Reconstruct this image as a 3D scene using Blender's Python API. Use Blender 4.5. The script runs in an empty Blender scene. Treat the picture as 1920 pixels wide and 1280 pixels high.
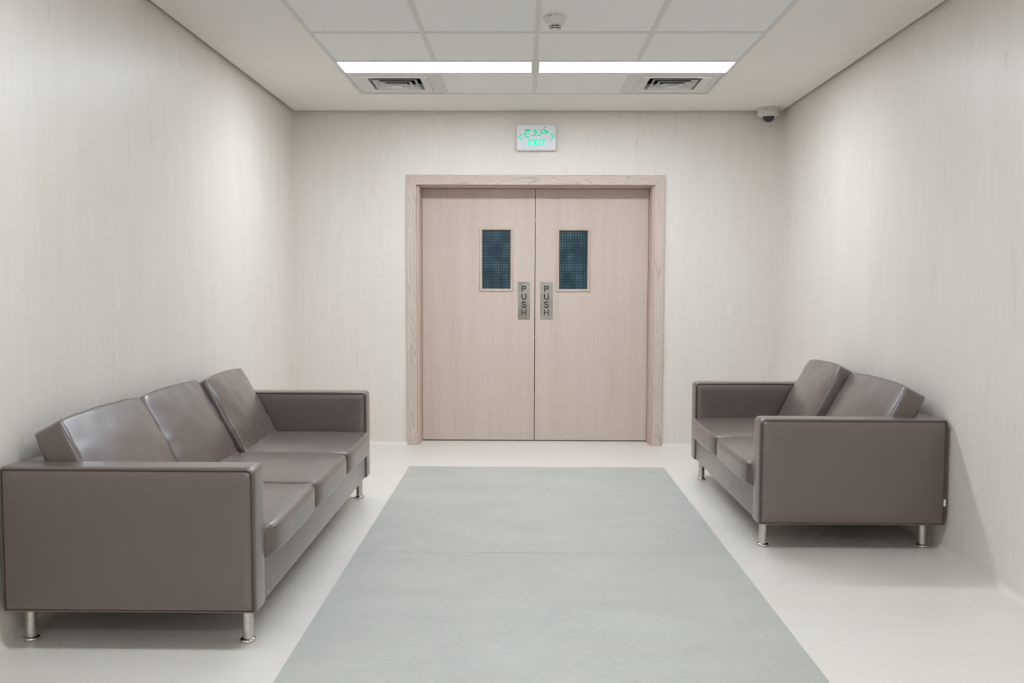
import bpy, bmesh, math, random
from mathutils import Vector, Matrix, noise

# ------------------------------------------------------------------ camera
S = bpy.context.scene
COL = S.collection
ZF = 1.2243                                    # camera height above the floor
F, PITCH, YAW, ROLL = 1691.64, 0.06136, -0.0121, 0.00272
cam_d = bpy.data.cameras.new('camera')
cam_d.sensor_width = 36.0
cam_d.lens = F / 1920 * 36.0
cam_d.clip_start = 0.05
cam = bpy.data.objects.new('camera', cam_d)
COL.objects.link(cam)
S.camera = cam
fw = Vector((math.sin(YAW) * math.cos(PITCH), math.cos(YAW) * math.cos(PITCH), -math.sin(PITCH)))
rt = Vector((math.cos(YAW), -math.sin(YAW), 0))
up = rt.cross(fw)
r2 = rt * math.cos(ROLL) + up * math.sin(ROLL)
u2 = up * math.cos(ROLL) - rt * math.sin(ROLL)
cam.matrix_world = Matrix(((r2.x, u2.x, -fw.x, 0), (r2.y, u2.y, -fw.y, 0), (r2.z, u2.z, -fw.z, ZF), (0, 0, 0, 1)))

# ------------------------------------------------------------------ world, light, exposure
w = bpy.data.worlds.new('world')
S.world = w
w.use_nodes = True
w.node_tree.nodes['Background'].inputs[0].default_value = (0.5, 0.5, 0.5, 1)
w.node_tree.nodes['Background'].inputs[1].default_value = 0.02
LIGHT_STRENGTH = 12.0
LIGHT_COLOR = (0.875, 0.975, 1.075)
NEAR_STRENGTH = 8.2           # the rows from the sofas back toward the viewer are weaker
S.view_settings.view_transform = 'Standard'
S.view_settings.look = 'None'
S.view_settings.exposure = 1.23
S.view_settings.gamma = 1.0
S.view_settings.use_curve_mapping = False

# ------------------------------------------------------------------ room numbers (metres, floor at z = 0)
H = 2.541
XL, XR, YB, YN = -1.753, 1.957, 6.903, -5.6
X0 = 0.0696                                    # centre line of the tiled ceiling field
T = 0.6
YG = 6.2997                                    # far edge of the tiled field

# ------------------------------------------------------------------ helpers
def obj(name, bm, mat, parent=None, smooth=False, loc=None):
    me = bpy.data.meshes.new(name)
    bmesh.ops.recalc_face_normals(bm, faces=bm.faces)
    bm.to_mesh(me); bm.free()
    if mat: me.materials.append(mat)
    if smooth:
        for p in me.polygons: p.use_smooth = True
    o = bpy.data.objects.new(name, me)
    COL.objects.link(o)
    if parent: o.parent = parent
    if loc: o.location = loc
    return o

def sharp(o, deg=35):
    for e in o.data.edges: pass
    bm = bmesh.new(); bm.from_mesh(o.data)
    for e in bm.edges:
        e.smooth = not (len(e.link_faces) == 2 and e.calc_face_angle(0) > math.radians(deg))
    for f in bm.faces: f.smooth = True
    bm.to_mesh(o.data); bm.free()
    return o

def thing(name, label, cat, loc=(0, 0, 0), group=None):
    o = bpy.data.objects.new(name, None)
    o.empty_display_size = 0.1
    COL.objects.link(o)
    o.location = loc
    o['label'] = label; o['category'] = cat
    if group: o['group'] = group
    return o

def structure(o):
    o['kind'] = 'structure'
    return o

def box(bm, x0, x1, y0, y1, z0, z1, bev=0.0, seg=2):
    v = [bm.verts.new(p) for p in ((x0, y0, z0), (x1, y0, z0), (x1, y1, z0), (x0, y1, z0),
                                   (x0, y0, z1), (x1, y0, z1), (x1, y1, z1), (x0, y1, z1))]
    fs = [bm.faces.new([v[i] for i in q]) for q in ((3, 2, 1, 0), (4, 5, 6, 7), (0, 1, 5, 4), (1, 2, 6, 5), (2, 3, 7, 6), (3, 0, 4, 7))]
    if bev:
        es = list({e for f in fs for e in f.edges})
        bmesh.ops.bevel(bm, geom=es, offset=bev, segments=seg, profile=0.5, affect='EDGES')

def boxes(*bs, bev=0.0):
    bm = bmesh.new()
    for b in bs: box(bm, *b, bev=bev)
    return bm

def lathe(bm, prof, n=32, c=(0, 0, 0), cap=True):
    rings = []
    for r, z in prof:
        rings.append([bm.verts.new((c[0] + r * math.cos(2 * math.pi * i / n), c[1] + r * math.sin(2 * math.pi * i / n), c[2] + z)) for i in range(n)])
    for a, b in zip(rings, rings[1:]):
        for i in range(n):
            bm.faces.new((a[i], a[(i + 1) % n], b[(i + 1) % n], b[i]))
    if cap:
        bm.faces.new(rings[0]); bm.faces.new(rings[-1])

def tube(bm, pts, r, closed=False, n=8):
    pts = [Vector(p) for p in pts]
    m = len(pts); rings = []
    prev = None
    for i, p in enumerate(pts):
        if closed: t = (pts[(i + 1) % m] - pts[i - 1]).normalized()
        else: t = (pts[min(i + 1, m - 1)] - pts[max(i - 1, 0)]).normalized()
        if prev is None:
            a = Vector((0, 0, 1)) if abs(t.z) < 0.9 else Vector((1, 0, 0))
            nrm = t.cross(a).normalized()
        else:
            nrm = (prev - t * prev.dot(t)).normalized()
        prev = nrm
        b = t.cross(nrm)
        rings.append([bm.verts.new(p + (nrm * math.cos(2 * math.pi * k / n) + b * math.sin(2 * math.pi * k / n)) * r) for k in range(n)])
    last = m if closed else m - 1
    for i in range(last):
        A, B = rings[i], rings[(i + 1) % m]
        off = 0
        if closed and i == m - 1:            # match the twist of the closing ring
            off = min(range(n), key=lambda o: (A[0].co - B[o].co).length)
        for k in range(n):
            bm.faces.new((A[k], A[(k + 1) % n], B[(k + 1 + off) % n], B[(k + off) % n]))
    if not closed:
        bm.faces.new(rings[0]); bm.faces.new(rings[-1])

def rrect(x0, x1, z0, z1, r, n=6):
    """rounded rectangle outline; r = (bottom-left, bottom-right, top-right, top-left)"""
    out = []
    for (cx, cz, a0, rr) in ((x0, z0, 180, r[0]), (x1, z0, 270, r[1]), (x1, z1, 0, r[2]), (x0, z1, 90, r[3])):
        sx = 1 if cx == x0 else -1; sz = 1 if cz == z0 else -1
        for k in range(n + 1):
            a = math.radians(a0 + 90 * k / n)
            out.append((cx + sx * rr + rr * math.cos(a), cz + sz * rr + rr * math.sin(a)))
    return out

# ------------------------------------------------------------------ materials
def new_mat(name, color=(0.8, 0.8, 0.8), rough=0.5, metal=0.0, spec=0.5):
    m = bpy.data.materials.new(name); m.use_nodes = True
    b = m.node_tree.nodes['Principled BSDF']
    b.inputs['Base Color'].default_value = (*color, 1)
    b.inputs['Roughness'].default_value = rough
    b.inputs['Metallic'].default_value = metal
    b.inputs['Specular IOR Level'].default_value = spec
    return m

class N:
    def __init__(s, m):
        s.t = m.node_tree; s.b = s.t.nodes['Principled BSDF']
    def n(s, typ, **kw):
        x = s.t.nodes.new(typ)
        for k, v in kw.items():
            if k in x.inputs: x.inputs[k].default_value = v
            else: setattr(x, k, v)
        return x
    def l(s, a, b): s.t.links.new(a, b)
    def coord(s, scale=(1, 1, 1), rot=(0, 0, 0), loc=(0, 0, 0), src='Object'):
        c = s.n('ShaderNodeTexCoord'); mp = s.n('ShaderNodeMapping')
        mp.inputs['Scale'].default_value = scale; mp.inputs['Rotation'].default_value = rot; mp.inputs['Location'].default_value = loc
        s.l(c.outputs[src], mp.inputs['Vector'])
        return mp.outputs['Vector']
    def noise(s, vec, scale=1, detail=3, rough=0.5, dist=0):
        x = s.n('ShaderNodeTexNoise'); s.l(vec, x.inputs['Vector'])
        x.inputs['Scale'].default_value = scale; x.inputs['Detail'].default_value = detail
        x.inputs['Roughness'].default_value = rough; x.inputs['Distortion'].default_value = dist
        return x.outputs['Fac']
    def ramp(s, fac, stops):
        r = s.n('ShaderNodeValToRGB'); s.l(fac, r.inputs['Fac'])
        e = r.color_ramp.elements
        while len(e) < len(stops): e.new(0.5)
        for i, (p, c) in enumerate(stops):
            e[i].position = p; e[i].color = (*c, 1) if len(c) == 3 else c
        return r.outputs['Color']
    def mix(s, a, b, fac, mode='MIX'):
        x = s.n('ShaderNodeMix', data_type='RGBA', blend_type=mode)
        for v, i in ((fac, 0), (a, 6), (b, 7)):
            if hasattr(v, 'is_output'): s.l(v, x.inputs[i])
            elif isinstance(v, (int, float)): x.inputs[i].default_value = v
            else: x.inputs[i].default_value = (*v, 1)
        return x.outputs[2]
    def bump(s, h, strength=0.1, dist=0.01):
        x = s.n('ShaderNodeBump'); x.inputs['Strength'].default_value = strength; x.inputs['Distance'].default_value = dist
        s.l(h, x.inputs['Height']); s.l(x.outputs['Normal'], s.b.inputs['Normal'])
    def math(s, op, a, b=0.0, c=None):
        x = s.n('ShaderNodeMath', operation=op)
        for v, i in ((a, 0), (b, 1), (c, 2)):
            if v is None: continue
            if hasattr(v, 'is_output'): s.l(v, x.inputs[i])
            else: x.inputs[i].default_value = v
        return x.outputs[0]

def g(v): return (v, v, v)

def sheet_vinyl(name, base, streak, marks=1.0, rough=0.42, lo=0.94, hi=1.04):
    """pale travertine-look sheet: fine streaks along one axis, sparse warm and pale veins"""
    m = new_mat(name, base, rough); k = N(m)
    fine = k.noise(k.coord(tuple(a * 55 if a else 1.6 for a in streak)), 1, 4, 0.6)
    soft = k.noise(k.coord(tuple(a * 9 if a else 0.7 for a in streak)), 1, 3, 0.55, 0.3)
    c = k.mix(base, k.ramp(fine, [(0.3, g(lo)), (0.7, g(hi))]), 1.0, 'MULTIPLY')
    c = k.mix(c, k.ramp(soft, [(0.3, (0.985, 0.98, 0.975)), (0.7, (1.01, 1.01, 1.015))]), 1.0, 'MULTIPLY')
    mot = k.noise(k.coord(tuple(a * 3.5 if a else 1.1 for a in streak), loc=(5.5, 1.7, 2.9)), 1, 4, 0.6)
    c = k.mix(c, k.ramp(mot, [(0.3, (0.98, 0.972, 0.958)), (0.7, (1.01, 1.012, 1.02))]), 1.0, 'MULTIPLY')
    vein = k.noise(k.coord(tuple(a * 16 if a else 2.6 for a in streak), loc=(3.1, 7.7, 1.3)), 1, 5, 0.65, 1.2)
    f = k.ramp(vein, [(0.62, g(0)), (0.72, g(0.5 * marks))])
    c = k.mix(c, tuple(a * b for a, b in zip(base, (0.86, 0.76, 0.64))), f)
    vein2 = k.noise(k.coord(tuple(a * 18 if a else 3.0 for a in streak), loc=(9.1, 2.7, 5.3)), 1, 5, 0.65, 1.5)
    f2 = k.ramp(vein2, [(0.62, g(0)), (0.72, g(0.5 * marks))])
    c = k.mix(c, tuple(min(1, a * 1.12) for a in base), f2)
    k.l(c, k.b.inputs['Base Color'])
    k.bump(fine, 0.05, 0.002)
    return m

M_WALL = sheet_vinyl('wall_sheet', (0.768, 0.708, 0.642), (1, 1, 0), 1.3, 0.42, 0.983, 1.009)
M_FLOOR = sheet_vinyl('floor_sheet', (0.755, 0.705, 0.64), (0, 1, 1), 0.55, 0.34, 0.975, 1.012)
M_WELD = new_mat('weld', (0.78, 0.75, 0.69), 0.4)

M_CEIL = new_mat('ceiling_paint', (0.885, 0.845, 0.80), 0.75, spec=0.25)
M_TILE = new_mat('ceiling_tile', (0.87, 0.865, 0.85), 0.85, spec=0.2)
k = N(M_TILE); k.bump(k.noise(k.coord((1, 1, 1)), 220, 2), 0.06, 0.002)
M_GRID = new_mat('grid_metal', (0.70, 0.70, 0.68), 0.5)
M_WHITE = new_mat('white_plastic', (0.75, 0.735, 0.70), 0.4)
M_CAMSHELL = new_mat('camera_shell', (0.68, 0.66, 0.60), 0.45)
M_SIGN = new_mat('sign_plate', (0.72, 0.72, 0.75), 0.35)
M_DARK = new_mat('dark_gap', (0.012, 0.012, 0.014), 0.8)
M_INK = new_mat('black_ink', (0.015, 0.015, 0.018), 0.5)
M_VENT = new_mat('vent_paint', (0.72, 0.71, 0.69), 0.5)
M_DOME = new_mat('smoked_dome', (0.03, 0.032, 0.035), 0.12)
M_GREYMARK = new_mat('grey_print', (0.3, 0.3, 0.3), 0.6)

M_LIGHT = new_mat('diffuser', (0.9, 0.9, 0.9), 0.5)
k = N(M_LIGHT)
k.b.inputs['Emission Color'].default_value = (*LIGHT_COLOR, 1)
k.b.inputs['Emission Strength'].default_value = LIGHT_STRENGTH
M_LIGHT_NEAR = M_LIGHT.copy(); M_LIGHT_NEAR.node_tree.nodes['Principled BSDF'].inputs['Emission Strength'].default_value = NEAR_STRENGTH
M_GREEN = new_mat('green_lit', (0.0, 0.28, 0.12), 0.4)
k = N(M_GREEN)
gz = k.n('ShaderNodeSeparateXYZ'); k.l(k.coord(), gz.inputs[0])
k.b.inputs['Emission Color'].default_value = (0.0, 0.95, 0.52, 1)
mr = k.n('ShaderNodeMapRange'); k.l(gz.outputs['Z'], mr.inputs['Value'])
mr.inputs['From Min'].default_value = -0.07; mr.inputs['From Max'].default_value = 0.08
mr.inputs['To Min'].default_value = 0.42; mr.inputs['To Max'].default_value = 0.10
k.l(mr.outputs[0], k.b.inputs['Emission Strength'])

# grey floor covering
M_RUN = new_mat('grey_sheet', (0.47, 0.49, 0.455), 0.55); k = N(M_RUN)
n1 = k.noise(k.coord((2.2, 3.6, 1)), 1, 5, 0.62, 0.3)
n2 = k.noise(k.coord((30, 60, 1)), 1, 3)
c = k.mix((0.452, 0.45, 0.402), k.ramp(n1, [(0.32, g(0.925)), (0.7, g(1.05))]), 1.0, 'MULTIPLY')
c = k.mix(c, k.ramp(n2, [(0.3, g(0.95)), (0.7, g(1.04))]), 1.0, 'MULTIPLY')
k.l(c, k.b.inputs['Base Color'])

# leather
def leather():
    m = new_mat('taupe_leather', (0.10, 0.07, 0.06), 0.40, spec=0.7); k = N(m); k.b.inputs['IOR'].default_value = 1.6
    v = k.coord()
    n1 = k.noise(v, 3.0, 2)
    c = k.mix((0.092, 0.051, 0.036), k.ramp(n1, [(0.3, g(0.95)), (0.7, g(1.05))]), 1.0, 'MULTIPLY')
    k.l(c, k.b.inputs['Base Color'])
    vo = k.n('ShaderNodeTexVoronoi', feature='F1'); k.l(v, vo.inputs['Vector']); vo.inputs['Scale'].default_value = 420
    k.bump(vo.outputs['Distance'], 0.05, 0.001)
    k.b.inputs['Sheen Weight'].default_value = 0.06; k.b.inputs['Sheen Roughness'].default_value = 0.4
    k.b.inputs['Specular Tint'].default_value = (0.82, 0.92, 1.0, 1)
    k.b.inputs['Sheen Tint'].default_value = (0.85, 0.93, 1.0, 1)
    k.b.inputs['Coat Weight'].default_value = 1.0; k.b.inputs['Coat Roughness'].default_value = 0.30; k.b.inputs['Coat IOR'].default_value = 1.6
    r = k.ramp(k.noise(v, 9, 3), [(0.3, g(0.38)), (0.7, g(0.47))]); k.l(r, k.b.inputs['Roughness'])
    return m
M_LEATHER = leather()
M_PIPING = new_mat('piping_leather', (0.085, 0.062, 0.053), 0.5)
M_STITCH = M_LEATHER.copy(); M_STITCH.name = 'seam_leather'
M_STEEL = new_mat('brushed_steel', (0.62, 0.59, 0.55), 0.32, 1.0)
k = N(M_STEEL); k.l(k.ramp(k.noise(k.coord((8, 8, 300)), 1, 2), [(0.3, g(0.26)), (0.7, g(0.40))]), k.b.inputs['Roughness'])
M_CHROME = new_mat('polished_steel', (0.60, 0.58, 0.55), 0.12, 1.0)
M_PLATE = new_mat('satin_plate', (0.47, 0.44, 0.40), 0.42, 0.9)
k = N(M_PLATE)
k.l(k.ramp(k.noise(k.coord((5, 5, 5)), 1, 3), [(0.35, (0.30, 0.26, 0.21)), (0.65, (0.44, 0.42, 0.38))]), k.b.inputs['Base Color'])

# oak
def oak(name, axis, cathedral, base=(0.59, 0.475, 0.40)):
    """axis = direction of the grain: 'x' or 'z'"""
    m = new_mat(name, base, 0.5); k = N(m)
    lg = 0
    s = (0.35, 9, 9) if axis == 'x' else (9, 9, 0.35)
    sf = (3, 150, 150) if axis == 'x' else (150, 150, 3)
    fine = k.noise(k.coord(sf), 1, 3, 0.6)
    band = k.noise(k.coord(s), 1, 2, 0.5)
    c = k.mix(base, k.ramp(fine, [(0.3, g(0.94)), (0.7, g(1.05))]), 1.0, 'MULTIPLY')
    c = k.mix(c, k.ramp(band, [(0.35, (0.965, 0.95, 0.95)), (0.65, (1.02, 1.03, 1.04))]), 1.0, 'MULTIPLY')
    if cathedral:
        sc = (1.1, 7, 7) if axis == 'x' else (7, 7, 1.1)
        fld = k.noise(k.coord(sc, loc=(0.4, 0.1, 0.7)), 1, 1.5, 0.4, 0.5)
        saw = k.math('FRACT', k.math('MULTIPLY', fld, 24.0))
        line = k.ramp(saw, [(0.0, g(0.66)), (0.2, g(1.0)), (0.85, g(1.02)), (1.0, g(0.76))])
        c = k.mix(c, k.mix(c, line, 1.0, 'MULTIPLY'), 0.75)
    k.l(c, k.b.inputs['Base Color'])
    k.bump(fine, 0.08, 0.001)
    return m
M_OAK_DOOR = oak('oak_door', 'z', False)
M_OAK_V = oak('oak_upright', 'z', True)
M_OAK_H = oak('oak_head', 'x', True)
M_OAK_PLAIN = oak('oak_plain', 'z', False, (0.60, 0.455, 0.37))

# patterned tinted glass
M_GLASS = bpy.data.materials.new('dotted_tinted_glass'); M_GLASS.use_nodes = True
k = N(M_GLASS)
k.b.inputs['Roughness'].default_value = 0.12
sx = k.n('ShaderNodeSeparateXYZ'); k.l(k.coord(), sx.inputs[0])
P = 0.0125
def cell(o):
    return k.math('SUBTRACT', k.math('FRACT', k.math('DIVIDE', o, P)), 0.5)
ux, uz = cell(sx.outputs['X']), cell(sx.outputs['Z'])
d2 = k.math('ADD', k.math('MULTIPLY', ux, ux), k.math('MULTIPLY', uz, uz))
dot = k.math('LESS_THAN', d2, 0.035)
line = k.math('LESS_THAN', k.math('ABSOLUTE', uz), 0.16)
linex = k.math('MULTIPLY', k.math('LESS_THAN', k.math('ABSOLUTE', ux), 0.16), 0.5)
weave = k.math('MAXIMUM', line, linex)
c = k.mix((0.006, 0.020, 0.036), (0.075, 0.14, 0.155), weave)
patch = k.ramp(k.noise(k.coord((9, 9, 9)), 1, 1), [(0.38, g(0.05)), (0.58, g(1.0))])
c = k.mix(c, (0.35, 0.60, 0.66), k.mix((0, 0, 0), patch, dot))
k.l(c, k.b.inputs['Base Color'])
tr = k.n('ShaderNodeBsdfTransparent'); tr.inputs['Color'].default_value = (0.35, 0.62, 0.80, 1)
mx = k.n('ShaderNodeMixShader')
out = k.t.nodes['Material Output']
k.l(k.math('MAXIMUM', k.math('MULTIPLY', weave, 0.62), 0.38), mx.inputs[0])
k.l(tr.outputs[0], mx.inputs[1]); k.l(k.b.outputs[0], mx.inputs[2]); k.l(mx.outputs[0], out.inputs['Surface'])

# ------------------------------------------------------------------ floor and walls
DY = YB + 0.183                                 # front face of the door leaves
DXL, DXR, DGAP, DTOP = -0.7934, 0.9781, 0.0932, 1.981
FXL, FXR, FTOP = -0.8861, 1.0678, 2.0623        # outer edges of the door casing
YE = 12.0                                       # end of the room beyond

floor = structure(obj('floor', boxes((XL - 0.1, XR + 0.1, YN, YB + 0.30, -0.1, 0.0)), M_FLOOR))
# straight joints in the floor sheet beside the walls
j = bmesh.new()
for x in (-1.555, 1.7465):
    box(j, x - 0.0016, x + 0.0016, YN, YB - 0.02, 0.0, 0.0006)
obj('floor_seam', j, M_WELD, floor)

wl = structure(obj('wall_left', boxes((XL - 0.1, XL, YN, YB + 0.1, 0, H + 0.12)), M_WALL))
wr = structure(obj('wall_right', boxes((XR, XR + 0.1, YN, YB + 0.1, 0, H + 0.12)), M_WALL))
HL, HR, HT = DXL - 0.02, DXR + 0.02, DTOP + 0.02
wb = structure(obj('wall_back', boxes((XL, HL, YB, YB + 0.26, 0, H + 0.12), (HR, XR, YB, YB + 0.26, 0, H + 0.12),
                                      (HL, HR, YB, YB + 0.26, HT, H + 0.12)), M_WALL))
structure(obj('wall_front', boxes((XL - 0.1, XR + 0.1, YN - 0.1, YN, 0, H + 0.12)), M_WALL))
# pale sealant beads down the corners, hairline sheet joints
obj('corner_bead', boxes((XL, XL + 0.004, YB - 0.004, YB, 0.03, H)), M_WELD, wl)
obj('corner_bead', boxes((XR - 0.004, XR, YB - 0.004, YB, 0.03, H)), M_WELD, wr)
obj('sheet_joint', boxes((XL, XL + 0.0006, 5.088, 5.0905, 0.03, H)), M_WELD, wl)
obj('sheet_joint', boxes((XR - 0.0006, XR, 5.136, 5.1385, 0.03, H)), M_WELD, wr)
obj('sheet_joint', boxes((-0.698, -0.696, YB - 0.0006, YB, FTOP, H), ), M_WELD, wb)

def cove(p0, p1, inward, r=0.03, n=8):
    """coved skirting: a concave quarter round between floor and wall"""
    bm = bmesh.new(); p0, p1, inward = Vector(p0), Vector(p1), Vector(inward)
    ends = []
    for p in (p0, p1):
        prof = [p.copy()]
        for i in range(n + 1):
            a = math.pi / 2 * i / n
            prof.append(p + inward * (r - r * math.sin(a)) + Vector((0, 0, r - r * math.cos(a))))
        ends.append([bm.verts.new(q) for q in prof])
    A, B = ends
    for i in range(1, n + 1): bm.faces.new((A[i], A[i + 1], B[i + 1], B[i]))
    bm.faces.new((A[0], A[1], B[1], B[0])); bm.faces.new((A[0], A[-1], B[-1], B[0]))
    bm.faces.new(A); bm.faces.new(B)
    return bm
e = 0.001
for nm, a, b, i in (('baseboard_left', (XL, YN, 0), (XL, YB, 0), (1, 0, 0)),
                    ('baseboard_right', (XR, YN, 0), (XR, YB, 0), (-1, 0, 0))):
    structure(sharp(obj(nm, cove(a, b, i), M_FLOOR)))
for nm, a, b in (('baseboard_back', (XL + 0.02, YB, 0), (FXL, YB, 0)), ('baseboard_back.001', (FXR, YB, 0), (XR - 0.02, YB, 0))):
    structure(sharp(obj(nm, cove(a, b, (0, -1, 0)), M_FLOOR)))

# grey inlay sheet down the middle of the floor, with one cross joint
run = bmesh.new()
RX0, RX1, RY1, RJ = -0.7677, 0.9548, 6.054, 4.078
box(run, RX0, RX1, RJ + 0.0012, RY1, 0.0, 0.002)
box(run, RX0, RX1, YN + 0.5, RJ - 0.0012, 0.0, 0.002)
rn = obj('floor_runner', run, M_RUN)
rn['label'] = 'long grey mottled floor sheet running from the double door toward the viewer'
rn['category'] = 'floor runner'
sc = bmesh.new()
for (x, y, l, a) in ((0.585, 5.34, 0.045, 0.9), (0.61, 5.37, 0.03, 0.6), (0.56, 5.31, 0.02, 1.3)):
    dx, dy = math.cos(a) * l / 2, math.sin(a) * l / 2
    tube(sc, [(x - dx, y - dy, 0.0016), (x + dx, y + dy, 0.0016)], 0.0015, n=6)
obj('scuff', sc, M_GREYMARK, rn)

# ------------------------------------------------------------------ ceiling
GX0, GX1 = X0 - 2 * T, X0 + 2 * T
GAP = 0.02
GY1 = YG; GY0 = YG - 3.9 - 6.0 - 1.5
ceil = structure(obj('ceiling', boxes(
    (XL + GAP, GX0, YN, YB - GAP, H, H + 0.05), (GX1, XR - GAP, YN, YB - GAP, H, H + 0.05),
    (GX0, GX1, GY1, YB - GAP, H, H + 0.05), (GX0, GX1, YN, GY0, H, H + 0.05)), M_CEIL))
structure(obj('trim_1', boxes((XL, XR, YN, YB, H + 0.12, H + 0.14)), M_DARK))   # closes the void over the ceiling

rows = []            # (y far, y near, kind)
y = GY1
rows.append((y, y - T, 'vent')); y -= T
rows.append((y, y - T / 2, 'light')); y -= T / 2
while y > GY0 + 0.01:
    for q in (T, T, T, T, T / 2):
        if y - q < GY0 - 0.01: break
        rows.append((y, y - q, 'tile')); y -= q
    if y - T / 2 < GY0 - 0.01: break
    rows.append((y, y - T / 2, 'light')); y -= T / 2
TB = 0.012
tees = bmesh.new()
for i in range(5):
    x = X0 + (i - 2) * T
    if i in (0, 4):
        s = 1 if i == 0 else -1
        a, b = sorted((x, x + s * 0.02))
        box(tees, a, b, GY0, GY1, H + 0.001, H + 0.004)
    else:
        # main tees stop at the light rows, apart from the middle one
        segs = []; start = GY1
        for (a, b, kd) in rows:
            if kd == 'light' and i != 2:
                segs.append((start, a)); start = b
        segs.append((start, GY0))
        for (a, b) in segs:
            box(tees, x - TB, x + TB, b, a, H + 0.001, H + 0.004)
for yy in sorted({round(v, 4) for (a, b, kd) in rows for v in (a, b)}):
        box(tees, GX0, GX1, yy - TB, yy + TB, H + 0.0014, H + 0.0044)
obj('ceiling_grid', tees, M_GRID, ceil)

tile_proto = {}
for (a, b, kd) in rows:
    if kd == 'light': continue
    for i in range(4):
        if kd == 'vent' and i in (0, 3): continue
        key = round(a - b, 2)
        if key not in tile_proto:
            bm = bmesh.new(); box(bm, -T / 2 + 0.002, T / 2 - 0.002, -key / 2 + 0.002, key / 2 - 0.002, 0.0, 0.012)
            o = tile_proto[key] = obj('ceiling_tile', bm, M_TILE, ceil)
        else:
            o = tile_proto[key].copy(); COL.objects.link(o); o.parent = ceil
        o.location = (X0 + (i - 1.5) * T, (a + b) / 2, H + 0.0045)

# ------------------------------------------------------------------ ceiling lights
def make_light(label):
    t = thing('ceiling_light', label, 'ceiling light', (0, 0, H), 'long recessed ceiling light panels')
    L, W = T - 0.013, T / 4 - 0.008
    fr = bmesh.new(); e2 = 0.012
    box(fr, -L, L, -W, -W + e2, 0.002, 0.03); box(fr, -L, L, W - e2, W, 0.002, 0.03)
    box(fr, -L, -L + e2, -W + e2, W - e2, 0.002, 0.03); box(fr, L - e2, L, -W + e2, W - e2, 0.002, 0.03)
    obj('frame', fr, M_GRID, t)
    obj('housing', boxes((-L, L, -W, W, 0.031, 0.08)), M_GRID, t)
    df = bmesh.new(); box(df, -L + e2, L - e2, -W + e2, W - e2, 0.004, 0.028)
    obj('diffuser', df, M_LIGHT, t)
    return t
def dup(root, loc, label, group=None):
    r = root.copy(); COL.objects.link(r); r.location = loc; r['label'] = label
    if group: r['group'] = group
    for ch in list(root.children):
        c = ch.copy(); COL.objects.link(c); c.parent = r
        for q in ch.children:
            d = q.copy(); COL.objects.link(d); d.parent = c
    return r
L0 = make_light('long lit ceiling panel on the left, above the left air vent')
first = True; n_row = 0; near_mesh = None
names_row = ['', 'over the near ends of the sofas', 'just behind the viewer', 'well behind the viewer', 'at the corridor end behind the viewer']
for (a, b, kd) in rows:
    if kd != 'light': continue
    for s in (-1, 1):
        loc = (X0 + s * T, (a + b) / 2, H)
        if first: L0.location = loc; first = False; continue
        if n_row == 0: lab = 'long lit ceiling panel on the right, in front of the right air vent'
        else: lab = '%s lit ceiling panel %s' % ('left' if s < 0 else 'right', names_row[min(n_row, 4)])
        q = dup(L0, loc, lab)
        if n_row > 0:
            for ch in q.children:
                if ch.name.startswith('diffuser'):
                    if near_mesh is None:
                        near_mesh = ch.data.copy(); near_mesh.materials[0] = M_LIGHT_NEAR
                    ch.data = near_mesh
    n_row += 1

# ------------------------------------------------------------------ air vents
def make_vent(loc, label):
    t = thing('air_vent', label, 'air vent', loc, 'square ceiling air vents')
    h, o1 = T / 2 - 0.003, 0.222
    bm = bmesh.new()
    def ring(bm, a, za, b, zb):                  # square ring between half sizes a and b
        A = [bm.verts.new((sx * a, sy * a, za)) for sx, sy in ((-1, -1), (1, -1), (1, 1), (-1, 1))]
        B = [bm.verts.new((sx * b, sy * b, zb)) for sx, sy in ((-1, -1), (1, -1), (1, 1), (-1, 1))]
        for i in range(4): bm.faces.new((A[i], A[(i + 1) % 4], B[(i + 1) % 4], B[i]))
    ring(bm, h, 0.014, h, 0.0055); ring(bm, h, 0.0055, o1, 0.0055); ring(bm, o1, 0.0055, o1 - 0.006, -0.005)
    ring(bm, o1 - 0.006, -0.005, 0.168, 0.001); ring(bm, 0.168, 0.001, 0.164, 0.04)
    obj('face_plate', bm, M_VENT, t)
    for i, b in enumerate((0.143, 0.107, 0.071)):
        bl = bmesh.new(); zb = -0.005 * (i + 1)
        ring(bl, b, zb + 0.005, b, zb)                       # outer lip
        ring(bl, b, zb, b - 0.030, zb + 0.028)               # sloping underside
        ring(bl, b - 0.030, zb + 0.028, b - 0.031, zb + 0.032)
        n0 = len(bl.faces)
        ring(bl, b - 0.031, zb + 0.032, b, zb + 0.005)       # upper side coloured dark to imitate shade in the gaps
        for f_ in list(bl.faces)[n0:]: f_.material_index = 1
        lo_ = obj('louver', bl, M_VENT, t); lo_.data.materials.append(M_DARK)
    cp = bmesh.new()
    ring(cp, 0.036, -0.018, 0.036, -0.013); ring(cp, 0.036, -0.013, 0.01, 0.01)
    A = [cp.verts.new((sx * 0.036, sy * 0.036, -0.018)) for sx, sy in ((-1, -1), (1, -1), (1, 1), (-1, 1))]; cp.faces.new(A)
    obj('centre_plate', cp, M_VENT, t)
    dk = bmesh.new(); box(dk, -0.2, 0.2, -0.2, 0.2, 0.07, 0.074)
    for s in (-1, 1):
        box(dk, s * 0.2 - 0.002, s * 0.2 + 0.002, -0.2, 0.2, 0.012, 0.07)
        box(dk, -0.2, 0.2, s * 0.2 - 0.002, s * 0.2 + 0.002, 0.012, 0.07)
    obj('duct_box', dk, M_DARK, t)
    return t
yv = YG - T / 2
vA = make_vent((X0 - 1.5 * T, yv, H), 'square louvred white ceiling vent behind the left light panel')
dup(vA, (X0 + 1.5 * T, yv, H), 'square louvred white ceiling vent behind the right light panel, nearest the camera dome')

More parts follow.
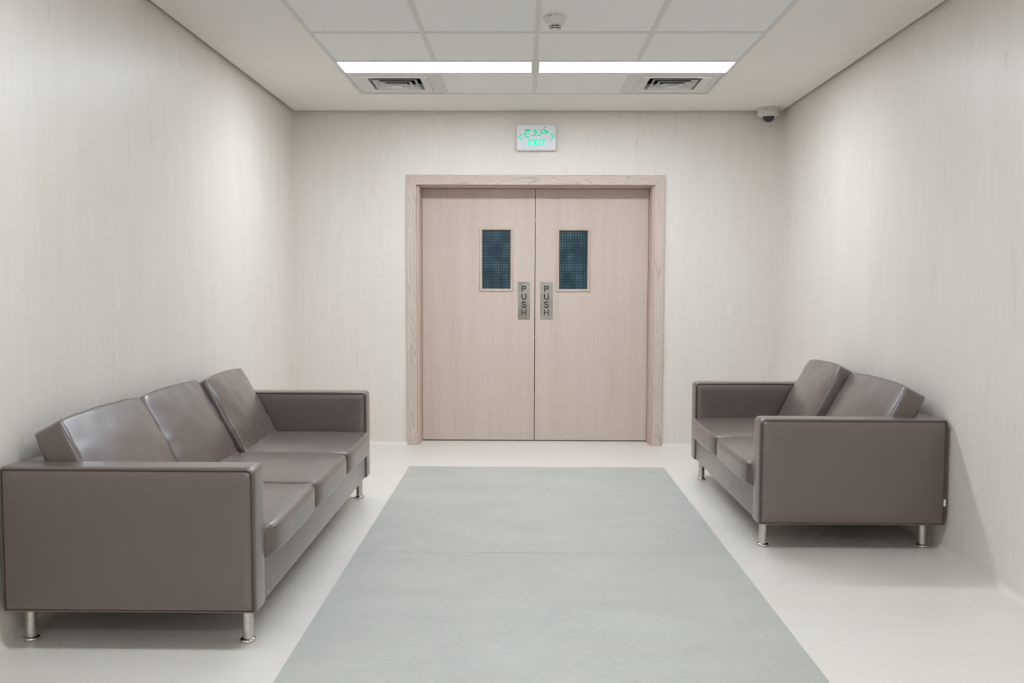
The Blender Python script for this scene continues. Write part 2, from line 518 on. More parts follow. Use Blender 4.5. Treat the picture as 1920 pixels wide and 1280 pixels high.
# ------------------------------------------------------------------ smoke detector
sd = thing('smoke_detector', 'round white smoke detector on the ceiling tile in front of the lights', 'smoke detector', (0.152, 4.52, H + 0.0045))
sd.scale = (1.0, 1.0, 1.15)
b1 = bmesh.new(); lathe(b1, [(0.056, 0), (0.057, -0.004), (0.056, -0.014), (0.052, -0.017)], 40); sharp(obj('base', b1, M_WHITE, sd))
b2 = bmesh.new(); lathe(b2, [(0.051, -0.017), (0.050, -0.026), (0.044, -0.036), (0.034, -0.040), (0.024, -0.041)], 40); sharp(obj('housing', b2, M_WHITE, sd))
b3 = bmesh.new(); lathe(b3, [(0.025, -0.040), (0.025, -0.056)], 32); obj('sensing_chamber', b3, M_DARK, sd, True)
b4 = bmesh.new(); lathe(b4, [(0.029, -0.0465), (0.030, -0.0475), (0.029, -0.0495)], 32); 
for i in range(8):
    a = math.pi / 4 * i + math.pi / 2
    c, s = math.cos(a), math.sin(a)
    tube(b4, [(0.028 * c, 0.028 * s, -0.040), (0.027 * c, 0.027 * s, -0.056)], 0.0012, n=6)
sharp(obj('grille', b4, M_WHITE, sd))
b5 = bmesh.new(); lathe(b5, [(0.026, -0.0545), (0.027, -0.056), (0.024, -0.061), (0.012, -0.064), (0.002, -0.0645)], 32); sharp(obj('cap', b5, M_WHITE, sd), 50)
mk = bmesh.new()
for a in (232, 237, 243, 247):
    a = math.radians(a); r = 0.0562
    c, s = math.cos(a), math.sin(a)
    box(mk, r * c - 0.0015, r * c + 0.0015, r * s - 0.0015, r * s + 0.0015, -0.012, -0.005)
obj('printed_mark', mk, M_GREYMARK, sd)

# ------------------------------------------------------------------ dome camera
dc = thing('security_camera', 'beige dome security camera under the ceiling in the far right corner', 'security camera', (1.812, 6.79, H))
dc.scale = (0.87, 0.87, 0.9)
m1 = bmesh.new(); lathe(m1, [(0.093, 0), (0.095, -0.003), (0.094, -0.036)], 48); sharp(obj('base_ring', m1, M_CAMSHELL, dc))
m2 = bmesh.new(); lathe(m2, [(0.0945, -0.037), (0.0915, -0.052), (0.076, -0.066), (0.055, -0.071), (0.05, -0.069)], 48); sharp(obj('housing', m2, M_CAMSHELL, dc))
m3 = bmesh.new(); R0 = 0.048
lathe(m3, [(R0, -0.062)] + [(R0 * math.cos(a), -0.070 - R0 * 0.92 * math.sin(a)) for a in [math.radians(q) for q in range(0, 90, 9)]], 40)
obj('dome', m3, M_DOME, dc, True)
m4 = bmesh.new()
box(m4, -0.004, -0.0025, -0.0955, -0.094, -0.036, -0.002)
obj('seam_line', m4, M_GREYMARK, dc)
m5 = bmesh.new()
for (aa, z0, z1, wd) in ((-127, -0.021, -0.016, 0.004), (-118, -0.014, -0.012, 0.011), (-112, -0.026, -0.012, 0.0015), (-119, -0.026, -0.024, 0.009), (-116, -0.020, -0.018, 0.006), (-123, -0.028, -0.010, 0.0012)):
    a = math.radians(aa); r = 0.0942
    cx, cy = r * math.cos(a), r * math.sin(a)
    box(m5, cx - wd, cx + wd, cy - 0.0025, cy + 0.002, z0, z1)
obj('printed_mark', m5, M_GREYMARK, dc)
for sx_ in (-0.03, 0.02):
    q = bmesh.new(); lathe(q, [(0.0025, 0), (0.0025, -0.002)], 12, (sx_, -0.072, -0.066)); obj('screw', q, M_GREYMARK, dc)

# ------------------------------------------------------------------ exit sign
SX0, SX1, SZ0, SZ1 = -0.051, 0.2415, 2.246, 2.432
sg = thing('exit_sign', 'white exit sign with green Arabic and English lettering above the door', 'sign', ((SX0 + SX1) / 2, YB, (SZ0 + SZ1) / 2))
hw, hh = (SX1 - SX0) / 2, (SZ1 - SZ0) / 2
def rplate(x0, x1, z0, z1, r, y0, y1, n=5, bev=0.002):
    bm = bmesh.new(); out = rrect(x0, x1, z0, z1, (r,) * 4, n)
    A = [bm.verts.new((x, y1, z)) for x, z in out]
    B = [bm.verts.new((x, y0 + bev, z)) for x, z in out]
    o2 = rrect(x0 + bev, x1 - bev, z0 + bev, z1 - bev, (max(r - bev, 0.0005),) * 4, n)
    C = [bm.verts.new((x, y0, z)) for x, z in o2]
    m = len(A)
    for i in range(m):
        bm.faces.new((A[i], A[(i + 1) % m], B[(i + 1) % m], B[i])); bm.faces.new((B[i], B[(i + 1) % m], C[(i + 1) % m], C[i]))
    bm.faces.new(C); bm.faces.new(A)
    return bm
obj('housing', rplate(-hw + 0.012, hw - 0.012, -hh - 0.004, hh - 0.012, 0.004, -0.036, 0.0), M_WHITE, sg)
obj('face_plate', rplate(-hw, hw, -hh, hh, 0.007, -0.044, -0.034), M_SIGN, sg)

def text_mesh(name, s, size, mat, parent, x, z, ydepth, extrude=0.0006, width=None, height=None, offset=0.0):
    cu = bpy.data.curves.new(name, 'FONT'); cu.body = s; cu.size = size
    cu.extrude = extrude; cu.offset = offset; cu.resolution_u = 6
    to = bpy.data.objects.new(name, cu); COL.objects.link(to)
    dg = bpy.context.evaluated_depsgraph_get()
    me = bpy.data.meshes.new_from_object(to.evaluated_get(dg))
    COL.objects.unlink(to); bpy.data.objects.remove(to)
    xs = [v.co.x for v in me.vertices]; ys = [v.co.y for v in me.vertices]
    cx, cy = (min(xs) + max(xs)) / 2, (min(ys) + max(ys)) / 2
    fx = width / (max(xs) - min(xs)) if width else 1
    fy = height / (max(ys) - min(ys)) if height else fx
    if not width: fx = fy
    for v in me.vertices:
        X, Y, Z = (v.co.x - cx) * fx, (v.co.y - cy) * fy, v.co.z
        v.co = (x + X, ydepth - Z, z + Y)
    me.materials.clear(); me.materials.append(mat)
    o = bpy.data.objects.new(name, me); COL.objects.link(o); o.parent = parent
    return o

# strokes as flat ribbons: a swept pen of varying width
def ribbon(bm, pts, y0, y1):
    """pts: (x, z, half width); smooth ribbon facing -y"""
    P2 = []
    m = len(pts)
    for i in range(m - 1):
        p0 = pts[max(i - 1, 0)]; p1 = pts[i]; p2 = pts[i + 1]; p3 = pts[min(i + 2, m - 1)]
        for q in range(6):
            t = q / 6
            P2.append(tuple(0.5 * ((2 * p1[j]) + (-p0[j] + p2[j]) * t + (2 * p0[j] - 5 * p1[j] + 4 * p2[j] - p3[j]) * t * t + (-p0[j] + 3 * p1[j] - 3 * p2[j] + p3[j]) * t ** 3) for j in range(3)))
    P2.append(pts[-1])
    L, R = [], []
    for i, p in enumerate(P2):
        a = P2[max(i - 1, 0)]; b = P2[min(i + 1, len(P2) - 1)]
        d = Vector((b[0] - a[0], b[1] - a[1])).normalized(); n_ = Vector((-d.y, d.x)) * max(p[2], 0.0003)
        L.append((p[0] + n_.x, p[1] + n_.y)); R.append((p[0] - n_.x, p[1] - n_.y))
    F_ = [[bm.verts.new((x, yy, z)) for x, z in s] for yy in (y0, y1) for s in (L, R)]
    L0_, R0_, L1_, R1_ = F_
    for i in range(len(P2) - 1):
        bm.faces.new((L0_[i], L0_[i + 1], R0_[i + 1], R0_[i])); bm.faces.new((L1_[i], L1_[i + 1], R1_[i + 1], R1_[i]))
        bm.faces.new((L0_[i], L0_[i + 1], L1_[i + 1], L1_[i])); bm.faces.new((R0_[i], R0_[i + 1], R1_[i + 1], R1_[i]))
    for i in (0, -1): bm.faces.new((L0_[i], R0_[i], R1_[i], L1_[i]))

# sign coordinates from the picture: plate spans u 400..1405, v 190..830
def su(u): return (u - 902.5) / 1005 * (2 * hw)
def sv(v): return -(v - 510) / 640 * (2 * hh)
def stroke(bm, pts): ribbon(bm, [(su(u), sv(v), hwid / 1005 * 2 * hw) for u, v, hwid in pts], -0.0452, -0.0438)
ar = bmesh.new()
# jeem
stroke(ar, [(600, 318, 8), (625, 322, 22), (680, 328, 25), (735, 328, 24), (752, 322, 10)])
stroke(ar, [(735, 338, 14), (670, 352, 12), (620, 395, 14), (603, 435, 16), (612, 470, 19), (655, 498, 24), (710, 500, 18), (750, 484, 6)])
# waw
stroke(ar, [(870, 400, 14), (850, 372, 14), (852, 335, 14), (875, 320, 14), (893, 340, 14), (900, 385, 15), (890, 430, 17), (855, 458, 18), (815, 464, 14), (775, 452, 7)])
stroke(ar, [(893, 395, 8), (868, 398, 12), (850, 385, 8)])
# ra joined to khah
stroke(ar, [(1020, 290, 6), (1026, 320, 14), (1035, 370, 18), (1030, 415, 18), (1005, 450, 19), (965, 466, 16), (915, 452, 7)])
stroke(ar, [(1035, 395, 10), (1060, 398, 12), (1110, 395, 14), (1170, 393, 16), (1215, 395, 13), (1228, 380, 6)])
stroke(ar, [(1222, 385, 8), (1190, 370, 18), (1150, 345, 18), (1115, 318, 16), (1085, 305, 12), (1075, 330, 6)])
stroke(ar, [(1075, 325, 8), (1100, 330, 10), (1140, 345, 10)])
for (u, v, r) in ((1122, 257, 23), (685, 408, 21)):
    n_ = 20; A = []
    for yy in (-0.0452, -0.0438):
        A.append([ar.verts.new((su(u) + r / 1005 * 2 * hw * math.cos(2 * math.pi * i / n_), yy, sv(v) + r / 1005 * 2 * hw * math.sin(2 * math.pi * i / n_))) for i in range(n_)])
    ar.faces.new(A[0]); ar.faces.new(A[1])
    for i in range(n_): ar.faces.new((A[0][i], A[0][(i + 1) % n_], A[1][(i + 1) % n_], A[1][i]))
obj('arabic_lettering', ar, M_GREEN, sg)
def poly_letters(bm, polys, y0, y1):
    for pl in polys:
        A = [bm.verts.new((x, y0, z)) for x, z in pl]; B = [bm.verts.new((x, y1, z)) for x, z in pl]
        bm.faces.new(A); bm.faces.new(B)
        for i in range(len(pl)): bm.faces.new((A[i], A[(i + 1) % len(pl)], B[(i + 1) % len(pl)], B[i]))
def R_(u0, v0, u1, v1): return [(su(u0), sv(v0)), (su(u1), sv(v0)), (su(u1), sv(v1)), (su(u0), sv(v1))]
def Q_(*p): return [(su(u), sv(v)) for u, v in p]
lt = bmesh.new()
poly_letters(lt, [R_(690, 558, 728, 726), R_(728, 558, 800, 590), R_(728, 626, 790, 656), R_(728, 694, 805, 726),
                  Q_((812, 558), (856, 558), (944, 726), (900, 726)), Q_((902, 558), (946, 558), (856, 726), (812, 726)),
                  R_(962, 558, 1002, 726),
                  R_(1018, 558, 1148, 592), R_(1064, 592, 1104, 726)], -0.0452, -0.0438)
obj('exit_lettering', lt, M_GREEN, sg)
for nm, s in (('left_arrow', -1), ('right_arrow', 1)):
    am = bmesh.new()
    if s < 0: pl = Q_((430, 497), (510, 418), (552, 418), (478, 497), (556, 578), (510, 578))
    else: pl = Q_((1376, 497), (1302, 418), (1258, 418), (1330, 497), (1262, 578), (1300, 578))
    poly_letters(am, [pl[:1] + pl[1:3] + pl[3:4], [pl[0], pl[3], pl[4], pl[5]]], -0.0452, -0.0438)
    obj('arrow', am, M_GREEN, sg)

# ------------------------------------------------------------------ door frame
tr2 = bpy.data.objects.new('trim_2', None); COL.objects.link(tr2); structure(tr2)
CW = 0.0745                                   # casing face width
def mitre(bm, quad, y0, y1):
    A = [bm.verts.new((x, y0, z)) for x, z in quad]; B = [bm.verts.new((x, y1, z)) for x, z in quad]
    fs = [bm.faces.new(A), bm.faces.new(B)] + [bm.faces.new((A[i], A[(i + 1) % 4], B[(i + 1) % 4], B[i])) for i in range(4)]
    bmesh.ops.bevel(bm, geom=list({e for f in fs for e in f.edges}), offset=0.0018, segments=2, profile=0.5, affect='EDGES')
IL, IR, IT = FXL + CW, FXR - CW, FTOP - CW
y0, y1 = YB - 0.022, YB + 0.0
bm = bmesh.new(); mitre(bm, [(FXL, 0), (IL, 0), (IL, IT), (FXL, FTOP)], y0, y1); obj('casing', bm, M_OAK_V, tr2)
bm = bmesh.new(); mitre(bm, [(IR, 0), (FXR, 0), (FXR, FTOP), (IR, IT)], y0, y1); obj('casing', bm, M_OAK_V, tr2)
bm = bmesh.new(); mitre(bm, [(FXL, FTOP), (IL, IT), (IR, IT), (FXR, FTOP)], y0, y1); obj('casing', bm, M_OAK_H, tr2)
JY0, JY1 = YB + 0.004, YB + 0.26
obj('jamb', boxes((HL, DXL, JY0, JY1, 0, DTOP), bev=0.0015), M_OAK_PLAIN, tr2)
obj('jamb', boxes((DXR, HR, JY0, JY1, 0, DTOP), bev=0.0015), M_OAK_PLAIN, tr2)
obj('head_jamb', boxes((HL, HR, JY0, JY1, DTOP, HT), bev=0.0015), M_OAK_PLAIN, tr2)
# door stop behind the leaves
obj('door_stop', boxes((DXL, DXL + 0.014, DY + 0.05, DY + 0.07, 0, DTOP), (DXR - 0.014, DXR, DY + 0.05, DY + 0.07, 0, DTOP),
                       (DXL, DXR, DY + 0.05, DY + 0.07, DTOP - 0.014, DTOP)), M_OAK_PLAIN, tr2)

# ------------------------------------------------------------------ door leaves
def push_plate(x0, x1, parent):
    z0, z1 = 0.961, 1.258
    pl = obj('push_plate', rplate(x0, x1, z0, z1, 0.002, DY - 0.002, DY, bev=0.0006), M_PLATE, parent)
    Wp = x1 - x0; cx = (x0 + x1) / 2; ht = z1 - z0
    # letters drawn as strokes, black, stacked P U S H
    def lx(u): return x0 + (u - 95) / 345 * Wp
    def lz(v): return z1 - (v - 125) / 1062 * ht
    hwid = 16 / 345 * Wp
    ya, yb = DY - 0.0026, DY - 0.0019
    bm = bmesh.new()
    def st(pts): ribbon(bm, [(lx(u), lz(v), hwid) for u, v in pts], ya, yb)
    def rc(u0, v0, u1, v1):
        poly_letters(bm, [[(lx(u0), lz(v0)), (lx(u1), lz(v0)), (lx(u1), lz(v1)), (lx(u0), lz(v1))]], ya, yb)
    rc(198, 243, 224, 410)
    st([(212, 256), (270, 256), (300, 262), (316, 278), (318, 296), (304, 318), (276, 326), (212, 326)])
    st([(211, 462), (211, 530), (213, 575), (226, 604), (264, 619), (302, 604), (317, 575), (319, 530), (319, 462)])
    st([(314, 722), (304, 702), (270, 690), (232, 698), (216, 724), (230, 750), (268, 762), (306, 778), (318, 806), (298, 834), (262, 842), (224, 832), (207, 800)])
    rc(198, 900, 224, 1062); rc(303, 900, 329, 1062); rc(224, 968, 303, 992)
    obj('push_lettering', bm, M_INK, pl)
    for v in (152, 656, 1156):
        for u in (123, 410):
            s = bmesh.new(); n_ = 12
            for r, yy in ((0.0036, DY - 0.0018), (0.0036, DY - 0.0026), (0.0026, DY - 0.0032)):
                ring_ = [s.verts.new((lx(u) + r * math.cos(2 * math.pi * i / n_), yy, lz(v) + r * math.sin(2 * math.pi * i / n_))) for i in range(n_)]
                if yy < DY - 0.0019:
                    for i in range(n_): s.faces.new((prev_[i], prev_[(i + 1) % n_], ring_[(i + 1) % n_], ring_[i]))
                prev_ = ring_
            s.faces.new(ring_)
            obj('screw', s, M_CHROME, pl)

def leaf(name, x0, x1, wx0, wx1, wz0, wz1, px0, px1):
    t = bpy.data.objects.new(name, None); COL.objects.link(t); structure(t)
    yb_ = DY + 0.045; zb, zt = 0.009, DTOP - 0.003
    a, b, c_, d_ = wx0, wx1, wz0, wz1
    obj('door_leaf', boxes((x0, a, DY, yb_, zb, zt), (b, x1, DY, yb_, zb, zt), (a, b, DY, yb_, zb, c_), (a, b, DY, yb_, d_, zt)), M_OAK_DOOR, t)
    # rounded glazing bead
    fr = bmesh.new(); wd = 0.021
    ox0, ox1, oz0, oz1 = a - 0.0, b + 0.0, c_ - 0.0, d_ + 0.0
    rings = []
    for off, yy in ((0.0, DY), (0.0, DY - 0.004), (0.003, DY - 0.009), (0.008, DY - 0.011), (0.015, DY - 0.009), (0.019, DY - 0.004), (0.021, DY + 0.006), (0.021, DY + 0.04), (0.0, DY + 0.04)):
        e_ = -wd + off      # from outer edge inward
        rings.append([fr.verts.new(p) for p in ((a + 0.0 + e_ + wd - wd, yy, c_ + e_), (b - e_, yy, c_ + e_), (b - e_, yy, d_ - e_), (a + e_, yy, d_ - e_))])
    for A, B in zip(rings, rings[1:]):
        for i in range(4): fr.faces.new((A[i], A[(i + 1) % 4], B[(i + 1) % 4], B[i]))
    wf = sharp(obj('window_frame', fr, M_OAK_PLAIN, t), 50)
    obj('glass_pane', boxes((a, b, DY + 0.014, DY + 0.02, c_, d_)), M_GLASS, wf)
    push_plate(px0, px1, t)
    return t
d1 = leaf('door_1', DXL + 0.003, DGAP - 0.003, -0.321, -0.0995, 1.203, 1.660, -0.041, 0.0555)
d2 = leaf('door_2', DGAP + 0.0025, DXR - 0.003, 0.2825, 0.503, 1.2015, 1.657, 0.135, 0.233)
obj('flush_bolt', boxes((DGAP - 0.004, DGAP + 0.003, DY + 0.001, DY + 0.02, 1.735, 1.752)), M_STEEL, d1)
obj('flush_bolt', boxes((DGAP - 0.004, DGAP + 0.003, DY + 0.001, DY + 0.02, 0.825, 0.835)), M_STEEL, d1)

# ------------------------------------------------------------------ dim room beyond the door
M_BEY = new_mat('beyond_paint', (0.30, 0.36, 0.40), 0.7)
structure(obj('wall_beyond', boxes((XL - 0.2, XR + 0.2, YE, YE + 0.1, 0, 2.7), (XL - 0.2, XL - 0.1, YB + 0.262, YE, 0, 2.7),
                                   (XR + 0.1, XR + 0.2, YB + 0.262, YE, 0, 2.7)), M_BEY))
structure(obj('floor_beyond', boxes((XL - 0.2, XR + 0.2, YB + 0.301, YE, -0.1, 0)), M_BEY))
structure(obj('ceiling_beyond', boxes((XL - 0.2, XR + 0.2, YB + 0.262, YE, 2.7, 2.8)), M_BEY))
M_FILL = new_mat('dim_fill', (0.8, 0.8, 0.8), 0.5); k = N(M_FILL)  # added glow to brighten the room beyond; its source is never in view
k.b.inputs['Emission Color'].default_value = (0.6, 0.85, 1.0, 1); k.b.inputs['Emission Strength'].default_value = 2.6
t = thing('added_fill', 'added unseen cool fill for the dim room beyond the door windows', 'fill_light', (0.1, 9.6, 2.69))
obj('frame', boxes((-0.32, 0.32, -0.32, 0.32, -0.02, 0.008)), M_GRID, t)
obj('diffuser', boxes((-0.29, 0.29, -0.29, 0.29, -0.026, -0.021)), M_FILL, t)
# added blue-violet shape and pale-edged block, stand-ins for reflections in the door windows
M_BLUE_SHAPE = new_mat('blue_standin', (0.35, 0.58, 1.0), 0.8); M_VIOLET_SHAPE = new_mat('violet_standin', (0.12, 0.10, 0.5), 0.8)
t = thing('blue_reflection_standin', 'added pale blue shape standing in for a reflection low in the left door window', 'reflection_standin', (-0.165, 8.3, 0.0))
gm = bmesh.new()
prof = [(0.012, 1.285), (0.045, 1.277), (0.062, 1.25), (0.066, 1.2), (0.07, 1.1), (0.085, 0.9)]
n_ = 36; rings = []
for r, z in prof:
    rings.append([gm.verts.new(((r * (1 + 0.10 * math.sin(7 * a + z * 4))) * math.cos(a), 0.6 * r * (1 + 0.10 * math.sin(7 * a + z * 4)) * math.sin(a), z)) for a in [2 * math.pi * i / n_ for i in range(n_)]])
for A, B in zip(rings, rings[1:]):
    for i in range(n_): gm.faces.new((A[i], A[(i + 1) % n_], B[(i + 1) % n_], B[i]))
gm.faces.new(rings[0])
obj('blue_shape', gm, M_BLUE_SHAPE, t, True)
gm = bmesh.new(); lathe(gm, [(0.02, 1.35), (0.05, 1.335), (0.055, 1.30), (0.04, 1.28)], 24); obj('violet_shape', gm, M_VIOLET_SHAPE, t, True)
obj('added_pole', boxes((-0.012, 0.012, -0.012, 0.012, 0.0, 1.0), (-0.16, 0.16, -0.02, 0.02, 0.0, 0.02), (-0.02, 0.02, -0.16, 0.16, 0.0, 0.02)), M_STEEL, t)
t = thing('edge_reflection_standin', 'added block whose pale top edge stands in for a reflection in the right door window', 'edge_reflection_standin', (0.62, 9.2, 0))
obj('body', boxes((-0.42, 0.5, 0, 0.5, 0, 1.17)), M_BEY, t)
obj('pale_edge', boxes((-0.44, 0.52, -0.02, 0.52, 1.17, 1.19), bev=0.003), new_mat('pale_top', (0.85, 0.87, 0.85), 0.5), t)

# ------------------------------------------------------------------ sofas
ARM_T, ZB, ZT = 0.125, 0.13, 0.622
def panel_body(bm, out_fn, prof, flip=False):
    """rings of a rounded-rectangle outline; prof = (y, inset)"""
    rings = []
    for yv_, d in prof:
        rings.append([bm.verts.new(p) for p in out_fn(yv_, d)])
    m = len(rings[0])
    for A, B in zip(rings, rings[1:]):
        for i in range(m): bm.faces.new((A[i], A[(i + 1) % m], B[(i + 1) % m], B[i]))
    # close both ends with a small inner ring so shading stays smooth
    bm.faces.new(rings[0]); bm.faces.new(rings[-1])

def arm(parent, xb, xf, ya, yb_, name='armrest'):
    """xb = back x, xf = front x (either order); ya..yb_ thickness range"""
    x0, x1 = min(xb, xf), max(xb, xf)
    front_right = xf > xb
    rt_, rb = 0.020, 0.010
    def out(yv_, d):
        r = [0.008, 0.008, 0.016, 0.016]
        if front_right: r[2] = 0.024; r[3] = 0.014
        else: r[3] = 0.024; r[2] = 0.014
        r = [max(q - d * 0.5, 0.003) for q in r]
        pts = rrect(x0 + d, x1 - d, ZB + d, ZT - d, r, 6)
        # densify the long sides so that a gentle waviness is possible
        return [(x, yv_, z) for x, z in pts]
    T_ = yb_ - ya
    half = [(0.020, 0.0), (0.012, 0.0012), (0.0075, 0.004), (0.0055, 0.0075), (0.009, 0.010), (0.0045, 0.0135), (0.0015, 0.021), (0.0, 0.045), (-0.002, 0.10)]
    prof = [(ya + a, d) for a, d in reversed(half)] + [(yb_ - a, d) for a, d in half]
    bm = bmesh.new(); panel_body(bm, out, prof)
    a_ = sharp(obj(name, bm, M_LEATHER, parent), 60)
    pm = bmesh.new()
    for yy in (ya + 0.0062, yb_ - 0.0062):
        P_ = out(yy, 0.0082); tube(pm, P_[10:] + P_[:4], 0.0032, False, 8)
    obj('piping', pm, M_PIPING, a_, True)
    return a_

def cushion_mesh(lx, ly, lz, r, crown_t=0.0, crown_f=0.0, nseg=14, wrinkle=0.0, seed=0, puff=0.0, pinch=0.0, twist=0.0):
    """box cushion centred on origin, rounded by r; faces bulge"""
    bm = bmesh.new()
    nx, ny, nz = nseg, nseg, 6
    hx, hy, hz = lx / 2, ly / 2, lz / 2
    def samp(n, h):
        # parameters clustered at the edges
        inner = [-(h - r) + 2 * (h - r) * i / n for i in range(n + 1)]
        edge = [h - r + r * q for q in (0.25, 0.5, 0.75, 1.0)]
        return [-e_ for e_ in reversed(edge)] + inner + edge
    X, Y, Z = samp(nx, hx), samp(ny, hy), samp(nz, hz)
    cache = {}
    rnd = Vector((seed * 3.17, seed * 1.3, seed * 7.7))
    def vert(x, y, z):
        key = (round(x, 5), round(y, 5), round(z, 5))
        if key in cache: return cache[key]
        c_ = Vector((max(-hx + r, min(hx - r, x)), max(-hy + r, min(hy - r, y)), max(-hz + r, min(hz - r, z))))
        d = Vector((x, y, z)) - c_
        if d.length > 1e-9:
            mcomp = max(abs(d.x), abs(d.y), abs(d.z))
            d = d.normalized() * mcomp
        p = c_ + d
        u, v, w_ = p.x / hx, p.y / hy, p.z / hz
        fall = max(0, 1 - abs(u) ** 2.6) * max(0, 1 - abs(v) ** 2.6)
        sgn = 1 if w_ > 0 else -1
        p.z += (crown_t if w_ > 0 else -crown_f) * fall * min(1, abs(w_) * 1.5)
        kk = 1 - pinch * (abs(u) ** 10) * (abs(v) ** 10)
        p.x *= kk; p.y *= kk
        # sides bulge a little between the corners
        p.x += (1 if u > 0 else -1) * puff * max(0, 1 - v * v) * (abs(u) ** 4)
        p.y += (1 if v > 0 else -1) * puff * max(0, 1 - u * u) * (abs(v) ** 4)
        if wrinkle:
            edge = max(abs(u), abs(v)) ** 3
            q = Vector((u * 5, v * 5, w_ * 1.5)) + rnd
            n1_ = noise.noise(q * 1.0)
            # puckers run at right angles to the nearest seam
            if abs(u) > abs(v): pk = noise.noise(Vector((v * 22, u * 2.0, 3.0)) + rnd)
            else: pk = noise.noise(Vector((u * 22, v * 2.0, 9.0)) + rnd)
            band = max(0, (max(abs(u), abs(v)) - 0.55) / 0.45)
            band = band * (1.15 - band) * 2.2
            p.z += sgn * wrinkle * (n1_ * 1.0 + pk * 1.3 * band)
        cache[key] = bm.verts.new(p)
        return cache[key]
    def face(grid):
        for i in range(len(grid) - 1):
            for j_ in range(len(grid[0]) - 1):
                try: bm.faces.new((grid[i][j_], grid[i + 1][j_], grid[i + 1][j_ + 1], grid[i][j_ + 1]))
                except ValueError: pass
    for zz in (-hz, hz): face([[vert(x, y, zz) for y in Y] for x in X])
    for xx in (-hx, hx): face([[vert(xx, y, z) for z in Z] for y in Y])
    for yy in (-hy, hy): face([[vert(x, yy, z) for z in Z] for x in X])
    return bm

def loop_pts(lx, ly, z, r, ins, n=8, per=14, fn=None):
    """seam loop around a cushion at height z, following the rounded plan outline"""
    hx, hy = lx / 2 - ins, ly / 2 - ins
    pts = [(x, y) for x, y in rrect(-hx, hx, -hy, hy, (r,) * 4, n)]
    out = []
    m = len(pts)
    for i in range(m):
        a, b = pts[i], pts[(i + 1) % m]
        L_ = math.hypot(b[0] - a[0], b[1] - a[1]); q = max(1, int(L_ / 0.03))
        for s in range(q):
            t_ = s / q
            out.append((a[0] + (b[0] - a[0]) * t_, a[1] + (b[1] - a[1]) * t_, z))
    return out

def seam_on(bm_src, lx, ly, lz, r, top, off=0.0):
    """thin welt sitting on the edge of the cushion: found by casting onto its real surface"""
    from mathutils.bvhtree import BVHTree
    tree = BVHTree.FromBMesh(bm_src)
    hz = lz / 2
    pts = loop_pts(lx, ly, (hz - r * 0.35) if top else -(hz - r * 0.35), r * 0.9, r * 0.12)
    res = []
    for p in pts:
        q = tree.find_nearest(Vector(p))
        res.append(q[0] + q[1] * off)
    return res

def seat_cushion(parent, cx, cy, lx, ly, seed):
    z0, z1 = 0.283, 0.398
    lz = z1 - z0
    bm = cushion_mesh(lx, ly, lz, 0.026, crown_t=0.020, crown_f=0.0, wrinkle=0.0014, seed=seed, puff=0.006, pinch=0.05)
    bm.normal_update()
    seam = seam_on(bm, lx, ly, lz, 0.026, True)
    seam2 = seam_on(bm, lx, ly, lz, 0.026, False)
    o = obj('seat_cushion', bm, M_LEATHER, parent, True, (cx, cy, (z0 + z1) / 2))
    sm = bmesh.new(); tube(sm, seam, 0.0017, True, 6); tube(sm, seam2, 0.0017, True, 6)
    obj('seam', sm, M_STITCH, o, True)
    return o

def back_cushion(parent, sgn, wall_x, y_mid, ly, seed, lean=28.0, dx=0.0, dz=0.0, rotz=0.0, tilt=0.0, h=0.455):
    """sgn = +1 when the sofa faces +x. local x = height, y = width, z = thickness (front up)"""
    th = 0.115
    bm = cushion_mesh(h, ly, th, 0.016, crown_t=0.030, crown_f=0.012, wrinkle=0.006, seed=seed, puff=0.012, pinch=0.02)
    bm.normal_update()
    seams = [seam_on(bm, h, ly, th, 0.016, True, 0.0003), seam_on(bm, h, ly, th, 0.016, False, 0.0003)]
    o_pts = []
    # local frame: height axis leans back towards the wall
    a = math.radians(lean)
    hx_ = Vector((-sgn * math.sin(a), 0, math.cos(a)))        # up along the cushion
    nz_ = Vector((sgn * math.cos(a), 0, math.sin(a)))         # out of the front
    wy = nz_.cross(hx_)                                       # width axis
    Rm = Matrix((hx_, wy, nz_)).transposed()
    Rz = Matrix.Rotation(math.radians(rotz), 3, 'Z') @ Matrix.Rotation(math.radians(tilt), 3, 'X')
    M3 = Rz @ Rm
    # front top edge sits at wall_x + sgn*0.155, z = .765
    ft = Vector((wall_x + sgn * (0.157 + dx), y_mid, 0.762 + dz))
    centre = ft - (Rm @ Vector((h / 2, 0, th / 2 - 0.004)))
    def place(p):
        q = M3 @ p + centre
        zmin = 0.392
        if q.z < zmin + 0.02:                                 # squashed where it meets the seat
            q.z = zmin + 0.02 * math.exp((q.z - zmin - 0.02) / 0.02)
        return q
    for v in bm.verts: v.co = place(v.co)
    o = obj('back_cushion', bm, M_LEATHER, parent, True)
    sm = bmesh.new()
    for s in seams: tube(sm, [place(Vector(p)) for p in s], 0.0019, True, 6)
    obj('seam', sm, M_STITCH, o, True)
    return o

def leg(parent, x, y):
    bm = bmesh.new()
    lathe(bm, [(0.0185, ZB + 0.004), (0.0185, 0.010)], 32, (x, y, 0))
    o = sharp(obj('leg', bm, M_STEEL, parent))
    bm = bmesh.new()
    lathe(bm, [(0.018, 0.016), (0.0255, 0.013), (0.0275, 0.009), (0.0275, 0.004), (0.0255, 0.0), (0.002, 0.0)], 32, (x, y, 0))
    sharp(obj('foot_ring', bm, M_CHROME, o), 50)

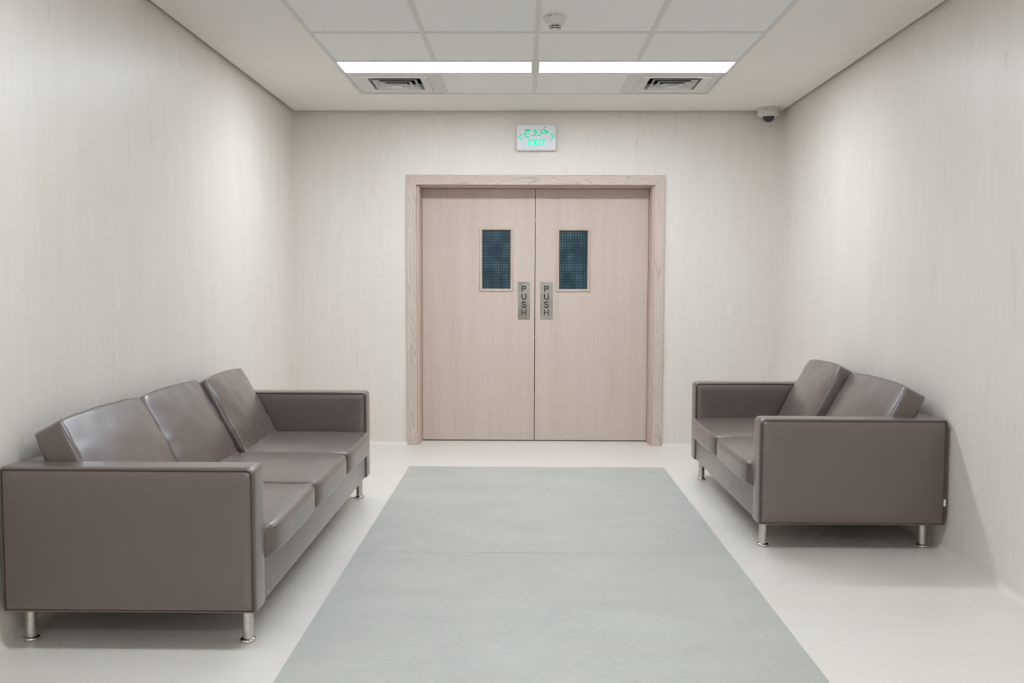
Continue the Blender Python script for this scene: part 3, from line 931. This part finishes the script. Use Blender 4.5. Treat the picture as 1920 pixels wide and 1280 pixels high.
def sofa(label, sgn, xback, xfront, ya, yb_, n, wall_x, legs, seeds, cush):
    t = thing('sofa', label, 'sofa', (0, 0, 0), 'taupe leather waiting sofas')
    arm(t, xback, xfront, ya, ya + ARM_T)
    arm(t, xback, xfront, yb_ - ARM_T, yb_)
    iy0, iy1 = ya + ARM_T + 0.001, yb_ - ARM_T - 0.001
    # backrest slab between the arms
    bm = bmesh.new(); bx0, bx1 = sorted((xback, xback + sgn * 0.10))
    box(bm, bx0, bx1, iy0, iy1, ZB, ZT - 0.002, bev=0.014, seg=4)
    sharp(obj('backrest', bm, M_LEATHER, t), 50)
    bm = bmesh.new(); a, b = sorted((xfront - sgn * 0.008, xfront - sgn * 0.10))
    box(bm, a, b, iy0 + 0.001, iy1 - 0.001, ZB + 0.001, 0.284, bev=0.007, seg=3)
    sharp(obj('front_rail', bm, M_LEATHER, t), 50)
    bm = bmesh.new(); a, b = sorted((xback + sgn * 0.10, xfront - sgn * 0.10))
    box(bm, a, b, iy0, iy1, ZB + 0.01, 0.275)
    obj('seat_frame', bm, M_PIPING, t)
    w_ = (iy1 - iy0) / n
    xf = xfront + sgn * 0.030; xb = xback + sgn * 0.105
    for i in range(n):
        seat_cushion(t, (xf + xb) / 2, iy0 + w_ * (i + 0.5), abs(xf - xb), w_ - 0.004, seeds + i)
    for i in range(n):
        kw = cush[i]
        ww = kw.pop('w', w_ - 0.01); oy = kw.pop('oy', 0)
        back_cushion(t, sgn, wall_x, iy0 + w_ * (i + 0.5) + oy, ww, seeds + 10 + i, **kw)
    for x, y_ in legs: leg(t, x, y_)
    return t

sofa('long three-seat taupe leather sofa on steel legs along the left wall', 1, -1.738, -0.886, 2.93, 5.195, 3, XL,
     [(-0.943, 3.03), (-1.695, 3.03), (-0.943, 5.145), (-1.695, 5.145)], 1,
     [dict(), dict(), dict(dx=0.016, dz=0.0, w=0.64, rotz=2.2, oy=0.004)])
s2 = sofa('shorter two-seat taupe leather sofa on steel legs along the right wall', -1, 1.943, 1.086, 4.10, 5.785, 2, XR,
          [(1.139, 4.222), (1.888, 4.222), (1.139, 5.69), (1.888, 5.69)], 5,
          [dict(), dict(dx=0.028, dz=0.022, rotz=-3.0, tilt=-1.5, w=0.66)])
obj('fabric_tag', boxes((1.927, 1.937, 4.0985, 4.1005, 0.224, 0.255)), new_mat('tag_cloth', (0.7, 0.7, 0.72), 0.7), s2)
